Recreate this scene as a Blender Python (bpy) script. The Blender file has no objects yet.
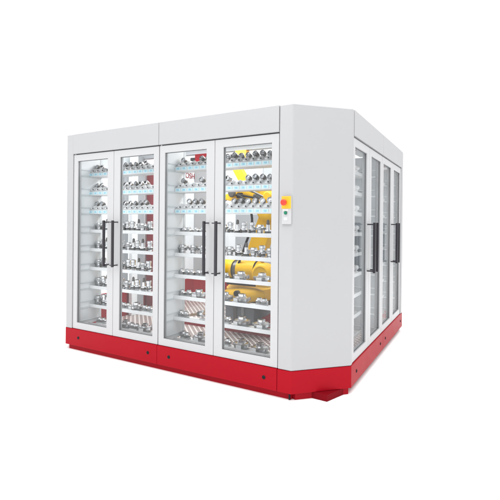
import bpy, bmesh, math, random
from mathutils import Vector, Matrix
random.seed(7)
S = bpy.context.scene
COL = S.collection
R = math.radians
GZ = 0.045            # ground level
FL = 0.15             # level of the floor inside the cabinet

# ------------------------------------------------------------------ materials
def new_mat(name):
    m = bpy.data.materials.new(name); m.use_nodes = True
    nt = m.node_tree; b = nt.nodes['Principled BSDF']
    return m, nt, b

def pbr(name, col, rough=.5, metal=0., coat=0., bump=0., bscale=300., var=0., vscale=6., rvar=0., spec=.5):
    m, nt, b = new_mat(name)
    b.inputs['Base Color'].default_value = (*col, 1)
    b.inputs['Roughness'].default_value = rough
    b.inputs['Metallic'].default_value = metal
    b.inputs['Specular IOR Level'].default_value = spec
    if coat: b.inputs['Coat Weight'].default_value = coat; b.inputs['Coat Roughness'].default_value = .12
    tc = nt.nodes.new('ShaderNodeTexCoord')
    if bump:
        n = nt.nodes.new('ShaderNodeTexNoise'); n.inputs['Scale'].default_value = bscale; n.inputs['Detail'].default_value = 2
        nt.links.new(tc.outputs['Object'], n.inputs['Vector'])
        bp = nt.nodes.new('ShaderNodeBump'); bp.inputs['Strength'].default_value = bump; bp.inputs['Distance'].default_value = .002
        nt.links.new(n.outputs['Fac'], bp.inputs['Height']); nt.links.new(bp.outputs['Normal'], b.inputs['Normal'])
    if var or rvar:
        n = nt.nodes.new('ShaderNodeTexNoise'); n.inputs['Scale'].default_value = vscale; n.inputs['Detail'].default_value = 4
        nt.links.new(tc.outputs['Object'], n.inputs['Vector'])
        if var:
            mx = nt.nodes.new('ShaderNodeMix'); mx.data_type = 'RGBA'
            mx.inputs[6].default_value = (*[c*(1-var) for c in col], 1); mx.inputs[7].default_value = (*[min(1, c*(1+var)) for c in col], 1)
            nt.links.new(n.outputs['Fac'], mx.inputs[0]); nt.links.new(mx.outputs[2], b.inputs['Base Color'])
        if rvar:
            mr = nt.nodes.new('ShaderNodeMapRange'); mr.inputs[3].default_value = max(.03, rough-rvar); mr.inputs[4].default_value = rough+rvar
            nt.links.new(n.outputs['Fac'], mr.inputs[0]); nt.links.new(mr.outputs[0], b.inputs['Roughness'])
    return m

def glass_mat():
    m = bpy.data.materials.new('door_glass'); m.use_nodes = True
    nt = m.node_tree; nt.nodes.clear()
    out = nt.nodes.new('ShaderNodeOutputMaterial'); mix = nt.nodes.new('ShaderNodeMixShader')
    tr = nt.nodes.new('ShaderNodeBsdfTransparent'); tr.inputs['Color'].default_value = (.985, .992, .995, 1)
    gl = nt.nodes.new('ShaderNodeBsdfGlossy'); gl.inputs['Roughness'].default_value = .02
    lw = nt.nodes.new('ShaderNodeLayerWeight'); lw.inputs['Blend'].default_value = .5
    pw = nt.nodes.new('ShaderNodeMath'); pw.operation = 'POWER'; pw.inputs[1].default_value = 5
    ma = nt.nodes.new('ShaderNodeMath'); ma.operation = 'MULTIPLY_ADD'; ma.inputs[1].default_value = .4; ma.inputs[2].default_value = .03
    nt.links.new(lw.outputs['Facing'], pw.inputs[0]); nt.links.new(pw.outputs[0], ma.inputs[0])
    nt.links.new(ma.outputs[0], mix.inputs[0]); nt.links.new(tr.outputs[0], mix.inputs[1]); nt.links.new(gl.outputs[0], mix.inputs[2])
    nt.links.new(mix.outputs[0], out.inputs['Surface'])
    return m

def chequer_mat():
    m, nt, b = new_mat('chequer_plate')
    tc = nt.nodes.new('ShaderNodeTexCoord'); L = nt.links.new
    sx = nt.nodes.new('ShaderNodeSeparateXYZ'); L(tc.outputs['Object'], sx.inputs[0])
    def mth(op, a, c=None):
        n = nt.nodes.new('ShaderNodeMath'); n.operation = op
        for i, v in enumerate((a, c)):
            if v is None: continue
            if isinstance(v, (int, float)): n.inputs[i].default_value = v
            else: L(v, n.inputs[i])
        return n.outputs[0]
    K = 13.0
    def band(v):
        f = mth('FRACT', mth('MULTIPLY', v, K)); return mth('LESS_THAN', mth('ABSOLUTE', mth('SUBTRACT', f, .5)), .17)
    a = band(mth('ADD', sx.outputs[0], sx.outputs[1])); c = band(mth('SUBTRACT', sx.outputs[0], sx.outputs[1]))
    o = mth('MAXIMUM', a, c)
    mx = nt.nodes.new('ShaderNodeMix'); mx.data_type = 'RGBA'
    mx.inputs[6].default_value = (.13, .06, .045, 1); mx.inputs[7].default_value = (.70, .66, .63, 1)
    L(o, mx.inputs[0]); L(mx.outputs[2], b.inputs['Base Color'])
    b.inputs['Roughness'].default_value = .4; b.inputs['Metallic'].default_value = .3
    bp = nt.nodes.new('ShaderNodeBump'); bp.inputs['Strength'].default_value = .5; bp.inputs['Distance'].default_value = .003
    L(o, bp.inputs['Height']); L(bp.outputs['Normal'], b.inputs['Normal'])
    return m

WHITE = pbr('white_powder_coat', (.376, .379, .389), .42, var=.012, vscale=2.5, rvar=.06)
FRAME = pbr('white_door_frame', (.436, .439, .449), .38, var=.01, vscale=3, rvar=.05)
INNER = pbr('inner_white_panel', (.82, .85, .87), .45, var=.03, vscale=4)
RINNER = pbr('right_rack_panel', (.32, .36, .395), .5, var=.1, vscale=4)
PALE = pbr('pale_grey_panel', (.60, .64, .66), .5, var=.04, vscale=3)
GREY = pbr('grey_profile', (.32, .34, .36), .45, var=.06)
RED = pbr('red_gloss_paint', (.325, .002, .010), .4, rvar=.05, spec=.1)
FRED = pbr('dark_red_foot', (.17, .003, .008), .6, spec=.05)
PRED = pbr('faded_red_pillar', (.27, .055, .065), .5, var=.25, vscale=5)
DRED = pbr('red_satin_paint', (.30, .004, .012), .5, spec=.1, var=.1, vscale=5)
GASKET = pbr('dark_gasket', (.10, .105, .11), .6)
BLACK = pbr('black_metal', (.014, .014, .016), .5, rvar=.08, spec=.15)
HANDLE = pbr('dark_anodised', (.045, .043, .05), .35, metal=.4, rvar=.08, vscale=40)
CHROME = pbr('bright_steel', (.74, .75, .77), .2, metal=1., rvar=.1, var=.25, vscale=45)
STEEL = pbr('grey_steel', (.36, .365, .37), .34, metal=1., rvar=.1, var=.3, vscale=45)
DARK = pbr('dark_steel', (.12, .116, .112), .38, metal=.6, rvar=.1, vscale=30)
PLASTIC = pbr('white_plastic', (.62, .63, .64), .42, var=.06, vscale=9)
CREAM = pbr('cream_plastic', (.80, .77, .68), .4)
CYAN = pbr('pale_blue_label', (.52, .74, .80), .5, var=.12, vscale=9)
BLUE = pbr('label_print', (.28, .52, .64), .55, var=.5, vscale=180)
YEL = pbr('yellow_robot_paint', (.78, .445, .008), .42, spec=.25, var=.05, vscale=8)
ORANGE = pbr('orange_yellow_plate', (.90, .43, .02), .45)
EMRED = pbr('red_button', (.70, .04, .02), .35)
GREEN = pbr('green_button', (.0, .17, .09), .35)
TAN = pbr('brass_tool', (.36, .24, .15), .4, metal=.5)
BLGREY = pbr('blue_grey_casting', (.17, .19, .22), .5, var=.15, vscale=8)
GROUND = pbr('studio_white_floor', (.97, .97, .97), .8)
GLASS = glass_mat(); PLATE = chequer_mat()

# ------------------------------------------------------------------ mesh builder
class MB:
    def __init__(self): self.bm = bmesh.new(); self.mats = []; self.T = Matrix.Identity(4)
    def mi(self, m):
        if m not in self.mats: self.mats.append(m)
        return self.mats.index(m)
    def poly(self, pts, m, smooth=False):
        f = self.bm.faces.new([self.bm.verts.new(self.T @ Vector(p)) for p in pts]); f.material_index = self.mi(m); f.smooth = smooth
    def box(self, a, b, m, M=None):
        T = self.T @ (M or Matrix.Identity(4)); i = self.mi(m)
        v = [self.bm.verts.new(T @ Vector((x, y, z))) for x in (a[0], b[0]) for y in (a[1], b[1]) for z in (a[2], b[2])]
        for q in ((0,1,3,2), (4,6,7,5), (0,4,5,1), (2,3,7,6), (0,2,6,4), (1,5,7,3)):
            self.bm.faces.new([v[k] for k in q]).material_index = i
        return self
    def prism(self, poly, z0, z1, m, M=None):
        T = self.T @ (M or Matrix.Identity(4)); i = self.mi(m); n = len(poly)
        lo = [self.bm.verts.new(T @ Vector((p[0], p[1], z0))) for p in poly]; hi = [self.bm.verts.new(T @ Vector((p[0], p[1], z1))) for p in poly]
        self.bm.faces.new(lo[::-1]).material_index = i; self.bm.faces.new(hi).material_index = i
        for k in range(n): self.bm.faces.new((lo[k], lo[(k+1) % n], hi[(k+1) % n], hi[k])).material_index = i
        return self
    def ring(self, o, h, y0, y1, m):   # rectangular frame in the x-z plane: outer rect o, hole h
        T = self.T; i = self.mi(m)
        def r(q, y): return [self.bm.verts.new(T @ Vector(p)) for p in ((q[0], y, q[1]), (q[2], y, q[1]), (q[2], y, q[3]), (q[0], y, q[3]))]
        O0, O1, H0, H1 = r(o, y0), r(o, y1), r(h, y0), r(h, y1)
        for k in range(4):
            j = (k+1) % 4
            for q in ((O0[k], O0[j], H0[j], H0[k]), (O1[j], O1[k], H1[k], H1[j]), (O0[j], O0[k], O1[k], O1[j]), (H0[k], H0[j], H1[j], H1[k])):
                self.bm.faces.new(q).material_index = i
        return self
    def lathe(self, prof, M=None, seg=20, cap=True):   # prof: list of (radius, z, material)
        T = self.T @ (M or Matrix.Identity(4)); rows = []
        for r, z, m in prof:
            rows.append([self.bm.verts.new(T @ Vector((r*math.cos(2*math.pi*k/seg), r*math.sin(2*math.pi*k/seg), z))) for k in range(seg)])
        for a in range(len(rows)-1):
            i = self.mi(prof[a+1][2])
            for k in range(seg):
                f = self.bm.faces.new((rows[a][k], rows[a][(k+1) % seg], rows[a+1][(k+1) % seg], rows[a+1][k])); f.material_index = i; f.smooth = True
        if cap:
            self.bm.faces.new(rows[0][::-1]).material_index = self.mi(prof[0][2]); self.bm.faces.new(rows[-1]).material_index = self.mi(prof[-1][2])
        return self
    def tube(self, a, b, r, m, seg=14):
        a, b = Vector(a), Vector(b); d = b-a
        M = Matrix.Translation(a) @ d.to_track_quat('Z', 'Y').to_matrix().to_4x4()
        return self.lathe([(r, 0, m), (r, d.length, m)], M, seg)
    def mesh(self, name, c):
        bmesh.ops.recalc_face_normals(self.bm, faces=self.bm.faces)
        for v in self.bm.verts: v.co -= c
        for e in self.bm.edges:
            if len(e.link_faces) == 2 and e.calc_face_angle(0) > R(38): e.smooth = False
        me = bpy.data.meshes.new(name); self.bm.to_mesh(me); self.bm.free()
        for m in self.mats: me.materials.append(m)
        return me
    def build(self, name, parent=None, bevel=0., origin=None, segs=2):
        if origin is None:
            xs = [v.co for v in self.bm.verts]
            lo = Vector([min(v[i] for v in xs) for i in range(3)]); hi = Vector([max(v[i] for v in xs) for i in range(3)])
            origin = (lo+hi)/2
        o = bpy.data.objects.new(name, self.mesh(name, Vector(origin))); COL.objects.link(o)
        put(o, origin, parent)
        if bevel:
            b = o.modifiers.new('bevel', 'BEVEL'); b.width = bevel; b.segments = segs; b.limit_method = 'ANGLE'; b.angle_limit = R(35); b.harden_normals = False
        return o

WORLD = {}
def put(o, w, parent=None):
    w = Vector(w); WORLD[o.name] = w
    if parent: o.parent = parent; o.location = w - WORLD[parent.name]
    else: o.location = w
def tag(o, label, cat, group=None, kind=None):
    if label: o['label'] = label
    if cat: o['category'] = cat
    if group: o['group'] = group
    if kind: o['kind'] = kind
    return o
def empty(name, w, label, cat, group=None):
    o = bpy.data.objects.new(name, None); o.empty_display_size = .1; COL.objects.link(o); put(o, w); return tag(o, label, cat, group)
def copy_part(o, w, parent, rotz=0):
    c = o.copy(); COL.objects.link(c); c.rotation_euler.z = rotz; put(c, w, parent); return c

# face frames: s along the face (to the right seen from outside), d into the cabinet, z up
FRONT = Matrix.Identity(4)
CH = 0.373
RIGHT = Matrix.Translation((CH, 0, 0)) @ Matrix.Rotation(R(90), 4, 'Z')

# ------------------------------------------------------------------ the ground
g = MB(); g.poly([(-400, -400, GZ), (400, -400, GZ), (400, 400, GZ), (-400, 400, GZ)], GROUND)
tag(g.build('ground'), None, None, kind='structure')

# ------------------------------------------------------------------ the cabinet
XL, YB = -2.709, 2.791
CAB = empty('tool_cabinet', (-1.35, 1.4, GZ), 'large white walk-in cabinet with glass doors and a red base strip', 'cabinet')
TOP, WB, SB = 2.402, .282, .10        # roof edge, lower edge of the white, lower edge of the red skirt
HB = 2.188                            # lower edge of the headers
t = .03; mt = .4142*t

# corner panels, posts
def white(poly, z0, z1, name, T=FRONT, mat=WHITE, bev=.004):
    b = MB(); b.T = T; b.prism(poly, z0, z1, mat); return b.build(name, CAB, bev)
white([(-.118, 0), (0, 0), (CH, CH), (CH, .412), (CH-t, .412), (CH-t, CH+mt), (-mt, t), (-.118, t)], WB, TOP, 'corner_panel', bev=.008)
white([(CH, 2.682), (CH, YB), (CH-t, YB+mt), (CH-t, 2.682)], WB, TOP, 'corner_post')
white([(XL, 0), (-2.612, 0), (-2.612, t), (XL+mt, t)], WB, TOP, 'corner_post')
white([(XL-CH, CH), (XL-.0005, .0005), (XL+mt, t), (XL-CH+t, CH+mt)], WB, TOP, 'corner_panel')
white([(CH, YB+.0005), (0, YB+CH), (-mt, YB+CH-t), (CH-t, YB+mt)], WB, TOP, 'corner_panel')
white([(XL, YB+CH), (XL-CH, YB), (XL-CH+t, YB+mt), (XL+mt, YB+CH-t)], WB, TOP, 'corner_panel')

# headers (upper fascia boards)
FS = [(-2.609, -1.387), (-1.383, -.121)]      # the two front modules
RS = [(.415, 1.544), (1.548, 2.679)]          # the two right-hand modules
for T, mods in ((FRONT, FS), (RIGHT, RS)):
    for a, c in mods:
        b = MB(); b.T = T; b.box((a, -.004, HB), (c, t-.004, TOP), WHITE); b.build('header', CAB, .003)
        b = MB(); b.T = T; b.box((a+.01, .03, 2.13), (c-.01, .05, HB+.03), GASKET); b.build('gap_shade_strip', CAB)  # dark strip standing in for the shade in the gap below the header

# doors
def door(T, a, c, hinge_left, zt=2.178):
    w0, w1 = (.064, .088) if hinge_left else (.088, .066)
    z0 = WB+.0015
    o = (a, z0, c, zt); h = (a+w0, .352, c-w1, 2.108)
    b = MB(); b.T = T; b.ring(o, h, .008, .052, FRAME); d = b.build('door', CAB, .003)
    b = MB(); b.T = T; b.ring((h[0]-.004, h[1]-.004, h[2]+.004, h[3]+.004), (h[0]+.004, h[1]+.003, h[2]-.004, h[3]-.003), .020, .027, GASKET); b.build('gasket', d)
    b = MB(); b.T = T; b.box((h[0]+.002, .028, h[1]+.002), (h[2]-.002, .034, h[3]-.002), GLASS); b.build('glass_pane', d)
    s = c-.061 if hinge_left else a+.061
    b = MB(); b.T = T
    b.box((s-.0095, -.072, .995), (s+.0095, -.046, 1.465), HANDLE)
    e = .05 if hinge_left else -.05
    for z in (1.012, 1.448):
        b.box((s-.007, -.0465, z-.006), (s+.007, .0082, z+.006), HANDLE); b.box((min(s, s+e), -.055, z-.005), (max(s, s+e), -.046, z+.005), HANDLE)
    b.build('handle', d, .004)
    return d
for T, mods in ((FRONT, FS), (RIGHT, RS)):
    for a, c in mods:
        m = (a+c)/2 + (.004 if T is FRONT else .0)
        door(T, a+.003, m-.002, True); door(T, m+.002, c-.003, False)

# red skirt panels and bolts
def skirt(poly, T, bolts=()):
    b = MB(); b.T = T; b.prism(poly, SB, WB-.002, RED); s = b.build('skirt_panel', CAB, .003)
    for x in bolts:
        b = MB(); b.T = T
        b.lathe([(.016, 0, BLACK), (.016, .006, BLACK), (.010, .009, BLACK), (.009, .006, BLACK)], Matrix.Translation((x, .001, .192)) @ Matrix.Rotation(R(90), 4, 'X'), 16)
        b.build('bolt', s)
sk = -.003
skirt([(XL, sk), (-1.3885, sk), (-1.3885, t), (XL+mt, t)], FRONT, (-2.50, -1.50))
skirt([(-1.386, sk), (-.1235, sk), (-.1235, t), (-1.386, t)], FRONT, (-1.24, -.24))
skirt([(-.120, sk), (.0012, sk), (CH-sk, CH-.0012), (CH-t, CH+mt), (-mt, t), (-.120, t)], FRONT)
skirt([(CH+.001, sk), (1.598, sk), (1.598, t), (CH+mt, t)], RIGHT, (.535, 1.475))
skirt([(1.6, sk), (YB, sk), (YB+mt, t), (1.6, t)], RIGHT, (1.725, 2.66))
skirt([(XL-CH, CH), (XL-.003, sk+.002), (XL+mt-.003, t), (XL-CH+t, CH+mt)], FRONT)
skirt([(CH, YB+.003), (0, YB+CH), (-mt, YB+CH-t), (CH-t, YB+mt+.003)], FRONT)
# plinth under the skirt, small corner foot
b = MB(); b.prism([(XL+.02, .03), (-.012, .03), (-.012, .055), (.02, .045), (CH-.02, CH+.0), (CH-.06, .48), (CH-.06, YB-.05), (-.05, YB+CH-.06), (XL, YB+CH-.06), (XL-CH+.06, YB), (XL-CH+.06, CH+.05)], GZ, SB+.02, DRED)
b.build('plinth', CAB, .002)
b = MB(); b.box((-.024, .012, GZ+.004), (-.0145, .0285, SB-.001), BLACK); b.build('bracket', CAB)
b = MB(); b.prism([(.10, .145), (.251, .137), (.322, .338), (.30, .345)], GZ+.001, SB-.0012, FRED); b.build('corner_foot', CAB, .002)

# control panel on the front right post
b = MB(); b.box((-.086, -.016, 1.445), (-.004, -.0005, 1.668), FRAME); cp = b.build('control_panel', CAB, .002)
b = MB(); b.box((-.085, -.019, 1.568), (-.005, -.0165, 1.667), ORANGE); b.build('warning_plate', cp)
b = MB(); b.lathe([(.012, 0, BLACK), (.012, .018, EMRED), (.024, .022, EMRED), (.025, .036, EMRED), (.017, .042, EMRED)], Matrix.Translation((-.054, -.0192, 1.617)) @ Matrix.Rotation(R(90), 4, 'X'), 24); b.build('emergency_button', cp)
b = MB(); b.lathe([(.014, 0, STEEL), (.014, .005, STEEL), (.0105, .006, GREEN), (.0105, .012, GREEN)], Matrix.Translation((-.0505, -.0162, 1.535)) @ Matrix.Rotation(R(90), 4, 'X'), 20); b.build('start_button', cp)
b = MB(); b.box((-.066, -.0175, 1.478), (-.036, -.0162, 1.498), PALE); b.build('name_plate', cp)
b = MB(); b.box((-.074, -.0175, 1.552), (-.028, -.0162, 1.563), CREAM); b.build('label_strip', cp)

# floor, inner red base, far walls
b = MB(); b.prism([(XL+.02, .06), (-.04, .06), (CH-.06, CH+.06), (CH-.06, YB-.04), (-.04, YB+CH-.06), (XL+.02, YB+CH-.06), (XL-CH+.06, YB-.04), (XL-CH+.06, CH+.06)], FL-.03, FL, PLATE); b.build('floor_plate', CAB)
b = MB(); b.box((-2.45, 1.22, FL), (-.45, 2.35, FL+.045), DRED); b.box((-2.448, 1.222, FL+.045), (-.452, 2.348, FL+.049), PLATE); b.build('floor_step', CAB)
LX = XL-CH
b = MB(); b.box((LX, .42, SB), (LX+.05, YB-.03, .50), DRED); b.build('inner_base', CAB, .003)
b = MB(); b.box((XL+.03, YB+CH-.05, SB), (-.02, YB+CH, .50), DRED); b.build('inner_base', CAB, .003)
b = MB(); b.prism([(LX+.05, YB-.028), (XL+.028, YB+CH-.05), (XL+.028, YB+CH-.012), (LX+.012, YB-.028)], SB, .50, DRED); b.build('inner_base', CAB, .003)
def wall(y0, y1, z0=.502, z1=TOP, mat=PALE, th=.04, name='wall_panel'):
    b = MB(); b.box((LX, y0, z0), (LX+th, y1, z1), mat); b.build(name, CAB, .003)
wall(.42, .74); wall(1.15, 1.225, .502, 2.12, GREY, .06, 'mullion'); wall(1.335, 1.50, mat=INNER)
b = MB(); b.box((-2.99, 1.21, FL), (-2.93, 1.315, TOP-.01), INNER); b.build('inner_post', CAB, .004)
b = MB(); b.box((-2.99, 1.32, FL), (-2.94, 1.45, TOP-.01), GREY); b.build('inner_post', CAB, .004)
wall(.74, 1.335, 2.12, TOP); wall(1.50, YB-.03, mat=INNER)
b = MB(); b.box((LX+.015, .742, .504), (LX+.021, 1.148, 2.118), GLASS); b.box((LX+.015, 1.227, .504), (LX+.021, 1.333, 2.118), GLASS); b.build('window_pane', CAB)
b = MB(); b.box((XL+.03, YB+CH-.04, .502), (-1.9, YB+CH, TOP), INNER); b.build('wall_panel', CAB)
for a, c in ((-1.85, -1.28), (-1.20, -.63), (-.55, -.02)):
    b = MB(); b.ring((a-.04, .502, c+.035, TOP), (a+.03, .56, c-.03, 2.1), YB+CH-.045, YB+CH, PALE); w = b.build('rear_window', CAB, .002)
    b = MB(); b.box((a+.031, YB+CH-.025, .562), (c-.031, YB+CH-.019, 2.098), GLASS); b.build('window_pane', w)

# roof over the racks and cross beams
b = MB(); b.prism([(XL+.04, .035), (-.03, .035), (-.03, .5), (XL+.04, .5)], TOP-.02, TOP-.006, INNER); b.build('roof_panel', CAB)
b = MB(); b.box((-.20, .505, TOP-.02), (CH-.035, YB, TOP-.006), GREY); b.build('roof_panel', CAB)
b = MB(); b.box((LX+.045, 1.42, TOP-.05), (-.205, 1.50, TOP-.006), GREY); b.build('roof_beam', CAB)
for a, c, m in ((-2.02, -1.76, FRED), (-1.40, -1.24, ORANGE), (-.14, -.0, DRED)):
    b = MB(); b.box((a, 1.41, TOP-.15), (c, 1.50, TOP-.051), m); b.box((a-.09, 1.43, TOP-.13), (a-.002, 1.48, TOP-.09), BLACK); b.build('cable_box', CAB, .006)

for a, c in (((.08, 1.28, 2.25), (.24, 1.50, 2.35)), ((.10, 2.50, 2.20), (.22, 2.64, 2.30))):
    b = MB(); b.box(a, c, DRED); b.box((a[0], a[1]-.14, a[2]+.02), (c[0], a[1]-.002, c[2]), BLACK)
    b.box((a[0]+.03, a[1]+.03, c[2]), (c[0]-.03, c[1]-.03, TOP-.0205), GREY); b.build('cable_box', CAB, .006)
# red pillar by the left wall with black and orange fittings
PIL = empty('equipment_pillar', (-2.93, 1.63, FL), 'tall red pillar with an orange box, seen through the second front door from the left', 'pillar')
b = MB(); b.box((-2.99, 1.55, FL), (-2.86, 1.71, 2.28), PRED); b.build('column', PIL, .006)
b = MB(); b.box((-2.859, 1.555, 1.80), (-2.82, 1.70, 1.90), ORANGE); b.build('orange_box', PIL, .004)
for z in (1.66, 1.30, .98):
    b = MB(); b.box((-2.859, 1.63, z), (-2.80, 1.705, z+.09), BLACK); b.build('black_fitting', PIL, .004)

# ------------------------------------------------------------------ lettering on the far wall
def text(s, size, w, rot, mat, name, parent):
    cu = bpy.data.curves.new('txt', 'FONT'); cu.body = s; cu.size = size; cu.align_x = 'CENTER'; cu.align_y = 'CENTER'; cu.extrude = .001
    o = bpy.data.objects.new('txt', cu); COL.objects.link(o)
    me = bpy.data.meshes.new_from_object(o.evaluated_get(bpy.context.evaluated_depsgraph_get())); bpy.data.objects.remove(o)
    me.materials.clear(); me.materials.append(mat)
    m = bpy.data.objects.new(name, me); COL.objects.link(m); m.rotation_euler = rot; put(m, w, parent); return m
text('OSH', .13, (LX+.046, 2.64, 2.235), (R(90), 0, R(90)), DRED, 'wall_lettering', CAB)

# ------------------------------------------------------------------ racks
ROWS = [1.96, 1.75, 1.54, 1.33, 1.12, .91, .70, .49, .28]
ROWN = ['top', 'second', 'third', 'fourth', 'fifth', 'sixth', 'seventh', 'eighth', 'bottom']
PITCH = .0745
def socket_mesh():
    b = MB()   # a white plastic sleeve leaning back, its dark dot and knob; origin on the shelf's front edge
    M = Matrix.Translation((0, .012, .043)) @ Matrix.Rotation(R(-58), 4, 'X')
    b.lathe([(.016, 0, PLASTIC), (.022, .008, PLASTIC), (.023, .05, PLASTIC), (.019, .076, PLASTIC)], M, 14)
    b.lathe([(.006, -.004, BLACK), (.006, .004, BLACK)], Matrix.Translation((.022, .006, .062)) @ Matrix.Rotation(R(90), 4, 'X'), 10)
    return b
def label_mesh():
    b = MB(); b.box((-.030, -.003, .006), (.030, -.0005, .034), CYAN)
    b.box((-.016, -.0036, .011), (.012, -.0031, .028), BLUE); return b
SOCK = LABEL = None
def rack(T, face, mods):
    global SOCK, LABEL
    rz = 0 if T is FRONT else R(90)
    D0, D1 = .205, .365
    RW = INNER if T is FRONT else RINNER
    for mi_, (a, c) in enumerate(mods):
        for side in (0, 1):
            b = MB(); b.T = T; x = (a+.004, c-.026)[side]
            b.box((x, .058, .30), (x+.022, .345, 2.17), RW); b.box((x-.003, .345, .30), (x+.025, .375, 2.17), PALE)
            u0, u1 = ((x+.0225, x+.030), (x-.008, x-.0005))[side]
            for z in ROWS:
                b.box((u0, .07, z-.012), (u1, .33, z+.002), PALE); b.box((u0, .07, z+.06), (u1, .33, z+.066), PALE)
            for k in range(26 if T is RIGHT else 0):
                z = .36+.07*k
                for d in (.10, .30): b.box((u0-.0002, d, z), (u0+.0015, d+.012, z+.018) if side == 0 else (u1+.0002, d+.012, z+.018), GREY) if side == 0 else b.box((u1-.0015, d, z), (u1+.0002, d+.012, z+.018), GREY)
            b.build('side_wall', CAB)
        for r, z in enumerate(ROWS):
            b = MB(); b.T = T
            x0, x1 = a+.03, c-.03
            b.box((x0, D0, z-.004), (x1, D1, z+.006), PLASTIC)
            b.box((x0, D0-.006, z-.004), (x1, D0, z+(.040 if r < 3 and T is FRONT else .032)), PLASTIC)
            if r < 3 and T is FRONT:
                # sloping front of the upper trays
                i = b.mi(PLASTIC)
                b.prism([(D0+.001, z+.0395), (D0+.085, z+.092), (D0+.085, z+.007), (D0+.001, z+.007)], x0, x1, PLASTIC, Matrix(((0,0,1,0),(1,0,0,0),(0,1,0,0),(0,0,0,1))))
            sh = b.build('shelf', CAB, .0015 if r > 2 else 0)
            if r < 3 and T is FRONT:
                n = 16; s0 = (a+c)/2 - PITCH*(n-1)/2
                for k in range(n):
                    w = T @ Vector((s0+k*PITCH, D0-.006, z))
                    if SOCK is None:
                        SOCK = socket_mesh(); SOCK.T = Matrix.Identity(4); SOCK = SOCK.build('tool_socket', sh, origin=(0, 0, 0)); put(SOCK, w, sh)
                        LABEL = label_mesh().build('label', sh, origin=(0, 0, 0)); put(LABEL, w, sh)
                    else:
                        copy_part(SOCK, w, sh, rz); copy_part(LABEL, w, sh, rz)
rack(FRONT, 'front', FS); rack(RIGHT, 'right', RS)

# ------------------------------------------------------------------ the tools on the shelves
def tool_mesh(kind):
    b = MB()
    if kind == 'ring':       # collet chuck: dark ring facing forward, steel bore, short body behind
        M = Matrix.Rotation(R(72), 4, 'X')
        b.lathe([(.017, -.045, STEEL), (.024, -.03, STEEL), (.024, -.012, DARK), (.0265, -.010, DARK), (.0275, .008, DARK), (.0255, .014, STEEL), (.019, .014, STEEL), (.0165, .002, CHROME), (.008, .000, CHROME), (.007, .012, CHROME)], M, 22)
    elif kind == 'steelring':
        M = Matrix.Rotation(R(72), 4, 'X')
        b.lathe([(.017, -.045, CHROME), (.022, -.03, CHROME), (.022, -.012, STEEL), (.026, -.010, STEEL), (.027, .010, STEEL), (.022, .016, CHROME), (.014, .018, CHROME), (.012, .004, DARK)], M, 20)
    elif kind == 'holder':   # upright steel tool holder
        b.lathe([(.019, 0, CHROME), (.021, .02, CHROME), (.034, .024, CHROME), (.036, .03, CHROME), (.036, .036, STEEL), (.030, .039, DARK), (.030, .045, DARK), (.036, .048, STEEL), (.036, .056, CHROME), (.026, .062, CHROME), (.024, .092, CHROME), (.029, .096, STEEL), (.029, .118, CHROME), (.022, .124, CHROME), (.012, .124, DARK), (.011, .112, DARK)], None, 22)
        b.box((-.008, -.041, .022), (.008, -.034, .058), DARK)
    elif kind == 'tall':
        b.lathe([(.02, 0, CHROME), (.034, .018, CHROME), (.034, .03, STEEL), (.028, .033, DARK), (.028, .038, DARK), (.034, .041, CHROME), (.034, .05, CHROME), (.02, .056, CHROME), (.019, .10, CHROME), (.015, .104, STEEL), (.012, .14, DARK), (.002, .147, DARK)], None, 20)
    elif kind == 'head':     # wide face-mill head
        b.lathe([(.05, 0, PLASTIC), (.052, .014, PLASTIC), (.04, .018, CHROME), (.075, .026, CHROME), (.077, .046, CHROME), (.062, .054, STEEL), (.045, .055, CHROME), (.036, .064, CHROME), (.036, .082, CHROME), (.022, .086, STEEL), (.02, .072, DARK)], None, 26)
        for k in range(6):
            M = Matrix.Rotation(R(60*k), 4, 'Z')
            b.box((.058, -.012, .022), (.081, .012, .05), STEEL, M)
        b.box((-.026, -.086, .004), (.026, -.079, .05), PLASTIC)
    elif kind == 'cutter':   # lower, double-lobed cutter in a cradle
        b.box((-.055, -.03, 0), (.055, .03, .012), PLASTIC)
        for s in (-.034, .034):
            b.lathe([(.030, .0125, CHROME), (.036, .02, CHROME), (.036, .04, STEEL), (.026, .047, CHROME), (.022, .064, CHROME), (.011, .066, DARK), (.010, .055, DARK)], Matrix.Translation((s, 0, 0)), 20)
    elif kind == 'clamp':
        b.lathe([(.040, 0, CHROME), (.042, .016, STEEL), (.030, .022, CHROME), (.030, .05, CHROME), (.048, .055, CHROME), (.05, .075, STEEL), (.036, .082, CHROME), (.03, .10, CHROME), (.016, .101, DARK), (.014, .09, DARK)], None, 22)
        for s in (-1, 1): b.lathe([(.010, 0, STEEL), (.010, .05, STEEL)], Matrix.Translation((s*.046, -.01, .05)) @ Matrix.Rotation(R(s*40), 4, 'Y'), 12)
    elif kind == 'knob':     # white plastic holder with a round knob
        b.lathe([(.022, 0, PLASTIC), (.022, .03, PLASTIC), (.013, .036, PLASTIC), (.013, .05, PLASTIC), (.026, .058, PLASTIC), (.033, .075, PLASTIC), (.026, .094, PLASTIC), (.008, .10, PLASTIC)], None, 18)
    elif kind == 'drill':    # long tool lying on its side
        M = Matrix.Translation((-.10, 0, .035)) @ Matrix.Rotation(R(78), 4, 'Y')
        b.lathe([(.012, 0, TAN), (.013, .09, TAN), (.026, .095, DARK), (.026, .13, DARK), (.034, .135, TAN), (.034, .165, CHROME), (.02, .17, CHROME), (.018, .22, TAN)], M, 18)
        b.box((.02, -.02, 0), (.06, .02, .02), PLASTIC)
    return b
MESH = {}
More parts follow.
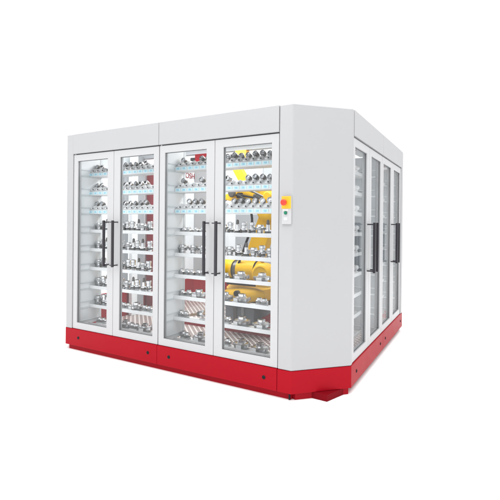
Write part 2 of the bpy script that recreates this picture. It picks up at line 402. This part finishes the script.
NAMES = {'ring': ('collet_chuck', 'dark-ringed collet chuck', 'collet chuck'), 'steelring': ('collet_chuck', 'plain steel collet chuck', 'collet chuck'),
         'holder': ('tool_holder', 'upright silver tool holder', 'tool holder'), 'tall': ('drill_holder', 'dark-tipped silver drill holder', 'drill holder'),
         'head': ('milling_head', 'wide round silver milling head', 'milling head'), 'cutter': ('double_cutter', 'low double silver cutter', 'cutter'),
         'clamp': ('clamp_tool', 'silver clamp tool', 'clamp tool'), 'knob': ('knob_holder', 'white round-knobbed plastic holder', 'plastic holder'), 'drill': ('long_drill', 'long brown drill lying sideways', 'drill')}
ORD = ['first', 'second', 'third', 'fourth', 'fifth', 'sixth', 'seventh', 'eighth']
def tool(kind, T, s, d, z, rot=0):
    if kind not in MESH: MESH[kind] = tool_mesh(kind).mesh(NAMES[kind][0], Vector((0, 0, 0)))
    o = bpy.data.objects.new(NAMES[kind][0], MESH[kind]); COL.objects.link(o)
    put(o, T @ Vector((s, d, z)))
    o.rotation_euler.z = (0 if T is FRONT else R(90)) + rot
    return o
def row(T, door_text, r, items):
    # items: (kind, s) from left to right as seen from outside
    n = {}; seen = {}
    for k, s in items: n[k] = n.get(k, 0)+1
    for k, s in sorted(items, key=lambda q: q[1]):
        i = seen.get(k, 0); seen[k] = i+1
        z = ROWS[r]
        if k in ('ring', 'steelring'): o = tool(k, T, s, .287, z+.117+random.uniform(-.006, .006), random.uniform(-.3, .3)); o.rotation_euler.x = random.uniform(-.15, .15)
        elif k == 'knob': o = tool(k, T, s, .232, z+.0065)
        else: o = tool(k, T, s+random.uniform(-.005, .005), .31+random.uniform(-.012, .012), z+.0065, random.uniform(-.4, .4) if k != 'drill' else 0)
        pos = '' if n[k] == 1 else ORD[i]+' '
        tag(o, '%s%s%s, %s shelf behind %s' % (pos, NAMES[k][1], ' from left' if pos else '', ROWN[r], door_text), NAMES[k][2], NAMES[k][2]+'s on the cabinet shelves')
def spots(a, n): return [a+k*PITCH for k in range(n)]
def mod0(m, k): a, c = FS[m]; return (a+c)/2 - PITCH*7.5 + k*PITCH
D1, D2, D3, D4 = 'leftmost front door', 'second front door', 'third front door', 'front door beside red button'
# behind the leftmost door the shelves stand almost hidden: two or three tools each
# the module's slot numbers 0..15; a door shows the slots listed
slot = lambda m, ks: [mod0(m, k) for k in ks]
for r, ks in ((0, (0, 1)), (1, (0, 1)), (2, (0, 1))):
    row(FRONT, D1, r, [('ring' if (r == 2 or i == 0) else 'steelring', s) for i, s in enumerate(slot(0, ks))])
for r in range(3, 8): row(FRONT, D1, r, [('clamp', -2.545), ('holder', -2.47), ('tall', -2.405)])
row(FRONT, D1, 8, [('cutter', -2.50)])
pat = {0: 'rrsrrrss', 1: 'rrrssrss', 2: 'srrssrrr'}
for r in range(3):
    row(FRONT, D2, r, [({'r': 'ring', 's': 'steelring'}[c], mod0(0, k+3)) for k, c in enumerate(pat[r])])
for r in range(3, 7): row(FRONT, D2, r, [(k, -2.325+.077*i) for i, k in enumerate((('holder', 'tall', 'holder', 'clamp', 'tall', 'holder', 'tall', 'holder'), ('tall', 'holder', 'clamp', 'holder', 'holder', 'tall', 'clamp', 'holder'))[r % 2])])
row(FRONT, D2, 7, [('head', -2.25), ('cutter', -2.10), ('head', -1.95), ('cutter', -1.80)])
row(FRONT, D2, 8, [('cutter', -2.27), ('head', -2.12), ('cutter', -1.97), ('head', -1.82)])
row(FRONT, D3, 0, [('ring', mod0(1, k)) for k in (0, 3, 4)]); row(FRONT, D3, 1, [('ring', mod0(1, k)) for k in (0, 3)]); row(FRONT, D3, 2, [('ring', mod0(1, k)) for k in (1, 2, 3, 5)])
row(FRONT, D3, 3, [('cutter', -1.30), ('cutter', -1.14)])
row(FRONT, D3, 4, [('clamp', -1.32), ('clamp', -1.19), ('clamp', -1.09)])
row(FRONT, D3, 5, [('cutter', -1.31), ('cutter', -1.18), ('cutter', -1.06)])
row(FRONT, D3, 6, [('cutter', -1.30), ('head', -1.12)])
row(FRONT, D3, 7, [('cutter', -1.31), ('drill', -1.12)])
row(FRONT, D3, 8, [('cutter', -1.29), ('head', -1.10)])
row(FRONT, D4, 0, [('ring', mod0(1, k)) for k in range(7, 15)])
row(FRONT, D4, 1, [('ring' if k > 9 else 'steelring', mod0(1, k)) for k in (6, 7, 10, 11, 12, 13, 14)])
row(FRONT, D4, 2, [('ring', mod0(1, k)) for k in range(8, 14)])
row(FRONT, D4, 3, [(k, -.85+.08*i) for i, k in enumerate(('clamp', 'holder', 'tall', 'holder', 'holder', 'clamp', 'tall'))])
row(FRONT, D4, 4, [(k, -.85+.085*i) for i, k in enumerate(('clamp', 'clamp', 'holder', 'tall', 'clamp', 'holder', 'clamp'))])
for r, ks in ((5, ('cutter', 'head', 'head')), (6, ('head', 'head', 'cutter')), (7, ('cutter', 'head', 'head')), (8, ('cutter', 'head', 'head'))):
    row(FRONT, D4, r, [(k, (-.83, -.64, -.43)[i]) for i, k in enumerate(ks)])
SR = 'nearest right side door'
for r in range(3): row(RIGHT, SR, r, [('knob', 1.20), ('knob', 1.36)])
for r in range(3, 6): row(RIGHT, SR, r, [('knob', 1.20), ('knob', 1.36)])
for r in range(6, 9): row(RIGHT, SR, r, [('head', 1.16), ('clamp', 1.36)])
SR3 = 'third right side door'
for r in range(9): row(RIGHT, SR3, r, [('knob' if r % 2 else 'clamp', 2.25), ('holder', 2.42)])
for r in range(9): row(RIGHT, 'second right side door', r, [('clamp' if r % 2 else 'holder', 1.43)])

# ------------------------------------------------------------------ the robot inside
RB = empty('robot_arm', (-1.17, 1.45, FL+.049), 'yellow jointed robot arm on a grey foot, inside the cabinet behind the shelves', 'robot')
RX, RY = Matrix.Rotation(R(90), 4, 'X'), Matrix.Rotation(R(90), 4, 'Y')
Tn = Matrix.Translation
z0 = FL+.049
b = MB(); b.box((-1.46, 1.22, z0), (-.98, 1.75, z0+.05), BLGREY); b.box((-1.42, 1.25, z0+.05), (-1.02, 1.70, z0+.28), BLGREY)
b.box((-1.30, 1.235, z0+.06), (-1.25, 1.25, z0+.26), DARK); b.box((-1.19, 1.235, z0+.06), (-1.15, 1.25, z0+.26), GREY); b.build('foot', RB, .012)
b = MB(); b.prism([(-.95, z0), (-.52, z0), (-.52, z0+.30), (-.66, z0+.30), (-.95, z0+.14)], -1.62, -1.26, DRED, Matrix.Rotation(R(90), 4, 'X')); b.build('cable_housing', RB, .015)
b = MB(); b.lathe([(.25, .50, YEL), (.28, .53, YEL), (.28, .66, YEL), (.22, .72, YEL), (.16, .74, DARK)], Tn((-1.2, 1.45, 0)), 32); b.build('turret', RB)
b = MB(); M = Tn((-1.07, 1.12, .62)) @ Matrix.Rotation(R(-6), 4, 'Y') @ RY
b.lathe([(.02, -.34, YEL), (.06, -.31, YEL), (.085, -.2, YEL), (.09, 0, YEL), (.075, .15, YEL), (.045, .24, YEL), (.015, .27, YEL)], M, 24)
b.lathe([(.035, 0, DARK), (.035, .04, DARK), (.025, .046, BLACK)], Tn((-1.12, 1.045, .65)) @ RX, 20); b.build('balancer', RB)
b = MB(); b.lathe([(.10, -.40, YEL), (.112, -.38, YEL), (.112, -.19, YEL), (.098, -.188, DARK), (.098, -.13, DARK), (.118, -.128, YEL), (.122, 0, YEL), (.118, .10, YEL), (.100, .102, DARK), (.100, .118, DARK), (.112, .12, YEL), (.09, .15, YEL), (.085, .30, YEL)], Tn((-1.035, 1.16, .905)) @ RY, 32); b.build('shoulder', RB)
b = MB(); b.lathe([(.105, -.05, YEL), (.12, .0, YEL), (.12, .12, YEL), (.10, .145, YEL), (.085, .15, YEL), (.08, .146, YEL), (.03, .146, YEL)], Tn((-.82, 1.16, .885)) @ RX, 28)
b.box((-.90, 1.06, .74), (-.74, 1.14, .83), YEL, ); b.build('shoulder_joint', RB, .01)
b = MB(); SK = Matrix(((1,0,.39,0),(0,1,0,0),(0,0,1,0),(0,0,0,1)))
b.box((-1.53, 1.18, .98), (-1.31, 1.32, 1.60), YEL, SK)
b.lathe([(.035, 0, STEEL), (.035, .02, STEEL)], Tn((-.93, 1.18, 1.10)) @ RX, 18); b.build('lower_arm', RB, .02, segs=3)
b = MB(); b.lathe([(.12, -.09, YEL), (.135, -.07, YEL), (.135, .10, YEL), (.11, .12, YEL), (.06, .125, YEL)], Tn((-.80, 1.23, 1.60)) @ RX, 28); b.build('elbow', RB)
b = MB(); b.box((-1.24, 1.14, 1.69), (-.72, 1.32, 1.83), YEL); b.prism([(-1.24, 1.70), (-1.24, 1.82), (-1.42, 1.78), (-1.42, 1.73)], -1.30, -1.16, YEL, RX)
b.box((-.98, 1.125, 1.72), (-.88, 1.14, 1.78), DARK); b.box((-1.20, 1.125, 1.74), (-1.12, 1.14, 1.80), BLACK); b.box((-.84, 1.11, 1.70), (-.76, 1.14, 1.77), YEL)
b.tube((-1.22, 1.13, 1.79), (-.92, 1.10, 1.73), .012, BLACK); b.build('forearm', RB, .02, segs=3)
b = MB(); b.lathe([(.045, 0, DARK), (.05, .05, STEEL), (.035, .06, DARK), (.035, .12, STEEL)], Tn((-1.42, 1.23, 1.755)) @ Matrix.Rotation(R(-90), 4, 'Y'), 20); b.build('wrist', RB)
b = MB(); SK2 = Matrix(((1,0,-.62,0),(0,1,0,0),(0,0,1,0),(0,0,0,1)))
b.box((-.075, 0, 0), (.06, .07, .30), YEL, Tn((-1.08, 1.17, 1.86)) @ SK2); b.build('gripper_plate', RB, .012)
b = MB(); b.tube((-1.12, 1.24, 1.83), (-1.10, 1.24, 1.9), .03, DARK); b.build('gripper_flange', RB)

def hose(pts, r, m, name):
    b = MB(); P = [Vector(p) for p in pts]; Q = []
    for i in range(len(P)-1):
        p0, p1, p2, p3 = P[max(i-1, 0)], P[i], P[i+1], P[min(i+2, len(P)-1)]
        for k in range(6):
            t_ = k/6; Q.append(.5*((2*p1)+(p2-p0)*t_+(2*p0-5*p1+4*p2-p3)*t_**2+(3*p1-p0-3*p2+p3)*t_**3))
    Q.append(P[-1])
    for i in range(len(Q)-1): b.tube(Q[i], Q[i+1], r, m, 10)
    return b.build(name, RB)
hose([(-1.30, 1.16, .74), (-1.12, 1.08, 1.02), (-1.06, 1.10, 1.2), (-.98, 1.11, 1.45), (-1.02, 1.10, 1.66), (-1.12, 1.10, 1.75), (-1.30, 1.12, 1.80)], .014, BLACK, 'cable')
hose([(-.72, 1.14, .80), (-.66, 1.10, 1.05), (-.70, 1.12, 1.42), (-.72, 1.10, 1.66), (-.86, 1.09, 1.76), (-1.05, 1.10, 1.83), (-1.22, 1.13, 1.84)], .012, DARK, 'cable')
b = MB()
for z, x0, x1 in ((.735, -1.30, -.78), (.79, -1.40, -1.1)): b.box((x0, 1.08, z), (x1, 1.14, z+.022), BLACK)
b.box((-1.36, 1.07, .485), (-.84, 1.30, .525), BLACK); b.box((-1.45, 1.30, .46), (-.80, 1.62, .50), BLACK); b.build('gap_shade_plate', RB, .004)  # black plates standing in for the shade in the gaps under the robot
b = MB()
for x, z in ((-1.02, 1.88), (-.92, 1.86), (-.80, 1.87), (-1.15, 1.69)): b.box((x-.04, 1.12, z-.02), (x+.04, 1.2, z+.04), DARK); b.lathe([(.022, 0, STEEL), (.022, .02, STEEL)], Tn((x, 1.125, z)) @ RX, 14)
b.build('valve_block', RB, .006)
b = MB(); b.lathe([(.05, 0, YEL), (.055, .02, YEL), (.055, .10, YEL), (.04, .12, YEL)], Tn((-.76, 1.16, 1.75)) @ RX, 20); b.lathe([(.05, 0, YEL), (.055, .02, YEL), (.055, .07, YEL), (.04, .09, DARK)], Tn((-1.24, 1.16, 1.80)) @ RX, 20); b.build('wrist_motor', RB)
# grey switch cabinet behind the robot
SW = empty('switch_cabinet', (-1.55, 2.72, FL), 'light grey upright switch cabinet standing behind the yellow robot arm', 'switch cabinet')
b = MB(); b.box((-2.05, 2.50, FL), (-1.0, 3.05, 1.6), PALE); b.build('housing', SW, .008)
for x in (-2.035, -1.535):
    b = MB(); b.box((x, 2.482, FL+.06), (x+.49, 2.4995, 1.58), GREY); b.build('cabinet_door', SW, .004)

# ------------------------------------------------------------------ world, lamps, camera
W = bpy.data.worlds.new('World'); S.world = W; W.use_nodes = True
bg = W.node_tree.nodes['Background']; bg.inputs[0].default_value = (1, 1, 1, 1); bg.inputs[1].default_value = 1.14
def area(name, loc, target, size, power, col=(1, 1, 1)):
    l = bpy.data.lights.new(name, 'AREA'); l.shape = 'RECTANGLE'; l.size, l.size_y = size; l.energy = power; l.color = col
    o = bpy.data.objects.new(name, l); COL.objects.link(o); o.location = loc
    o.rotation_euler = (Vector(target)-Vector(loc)).to_track_quat('-Z', 'Y').to_euler(); return o
area('overhead_softbox', (-.6, -.2, 7.5), (-.6, 0, 0), (11, 11), 1080)
area('front_softbox', (-3.4, -6.2, 7.0), (-1.2, 0, 1.2), (2.5, 2.5), 110)
for T, mods in ((FRONT, FS), (RIGHT, RS)):
    for a, c in mods:      # unseen fill strips added behind the stile between two doors, turned inwards
        m = (a+c)/2
        area('rack_fill_strip', T @ Vector((m, .055, 1.25)), T @ Vector((m, 1, 1.25)), (.06, 1.75), 1.3)
area('interior_fill_top', (-1.4, .95, 2.392), (-1.4, 1.0, 0), (2.0, .5), 34)  # unseen fill light, added under the roof to brighten the interior

cam = bpy.data.cameras.new('camera'); co = bpy.data.objects.new('camera', cam); COL.objects.link(co); S.camera = co
cam.sensor_width = 36; cam.sensor_fit = 'HORIZONTAL'; cam.lens = 418.543/500*36
cam.shift_x = 0; cam.shift_y = -(250-222.629)/500
cam.clip_start = .05; cam.clip_end = 2000
r = Vector((.8717728, .4898329, .0087075)); u = Vector((-.0075913, -.0042654, .9999621)); f = Vector((-.4898515, .8718059, 0))
co.matrix_world = Matrix(((r.x, u.x, -f.x, 1.328639), (r.y, u.y, -f.y, -3.046098), (r.z, u.z, -f.z, 1.455), (0, 0, 0, 1)))

S.render.engine = 'CYCLES'
S.cycles.max_bounces = 10; S.cycles.transparent_max_bounces = 16; S.cycles.caustics_reflective = False; S.cycles.caustics_refractive = False
S.cycles.use_denoising = True
S.view_settings.view_transform = 'Standard'; S.view_settings.look = 'None'; S.view_settings.exposure = 0; S.view_settings.gamma = 1
S.render.resolution_x = S.render.resolution_y = 1024
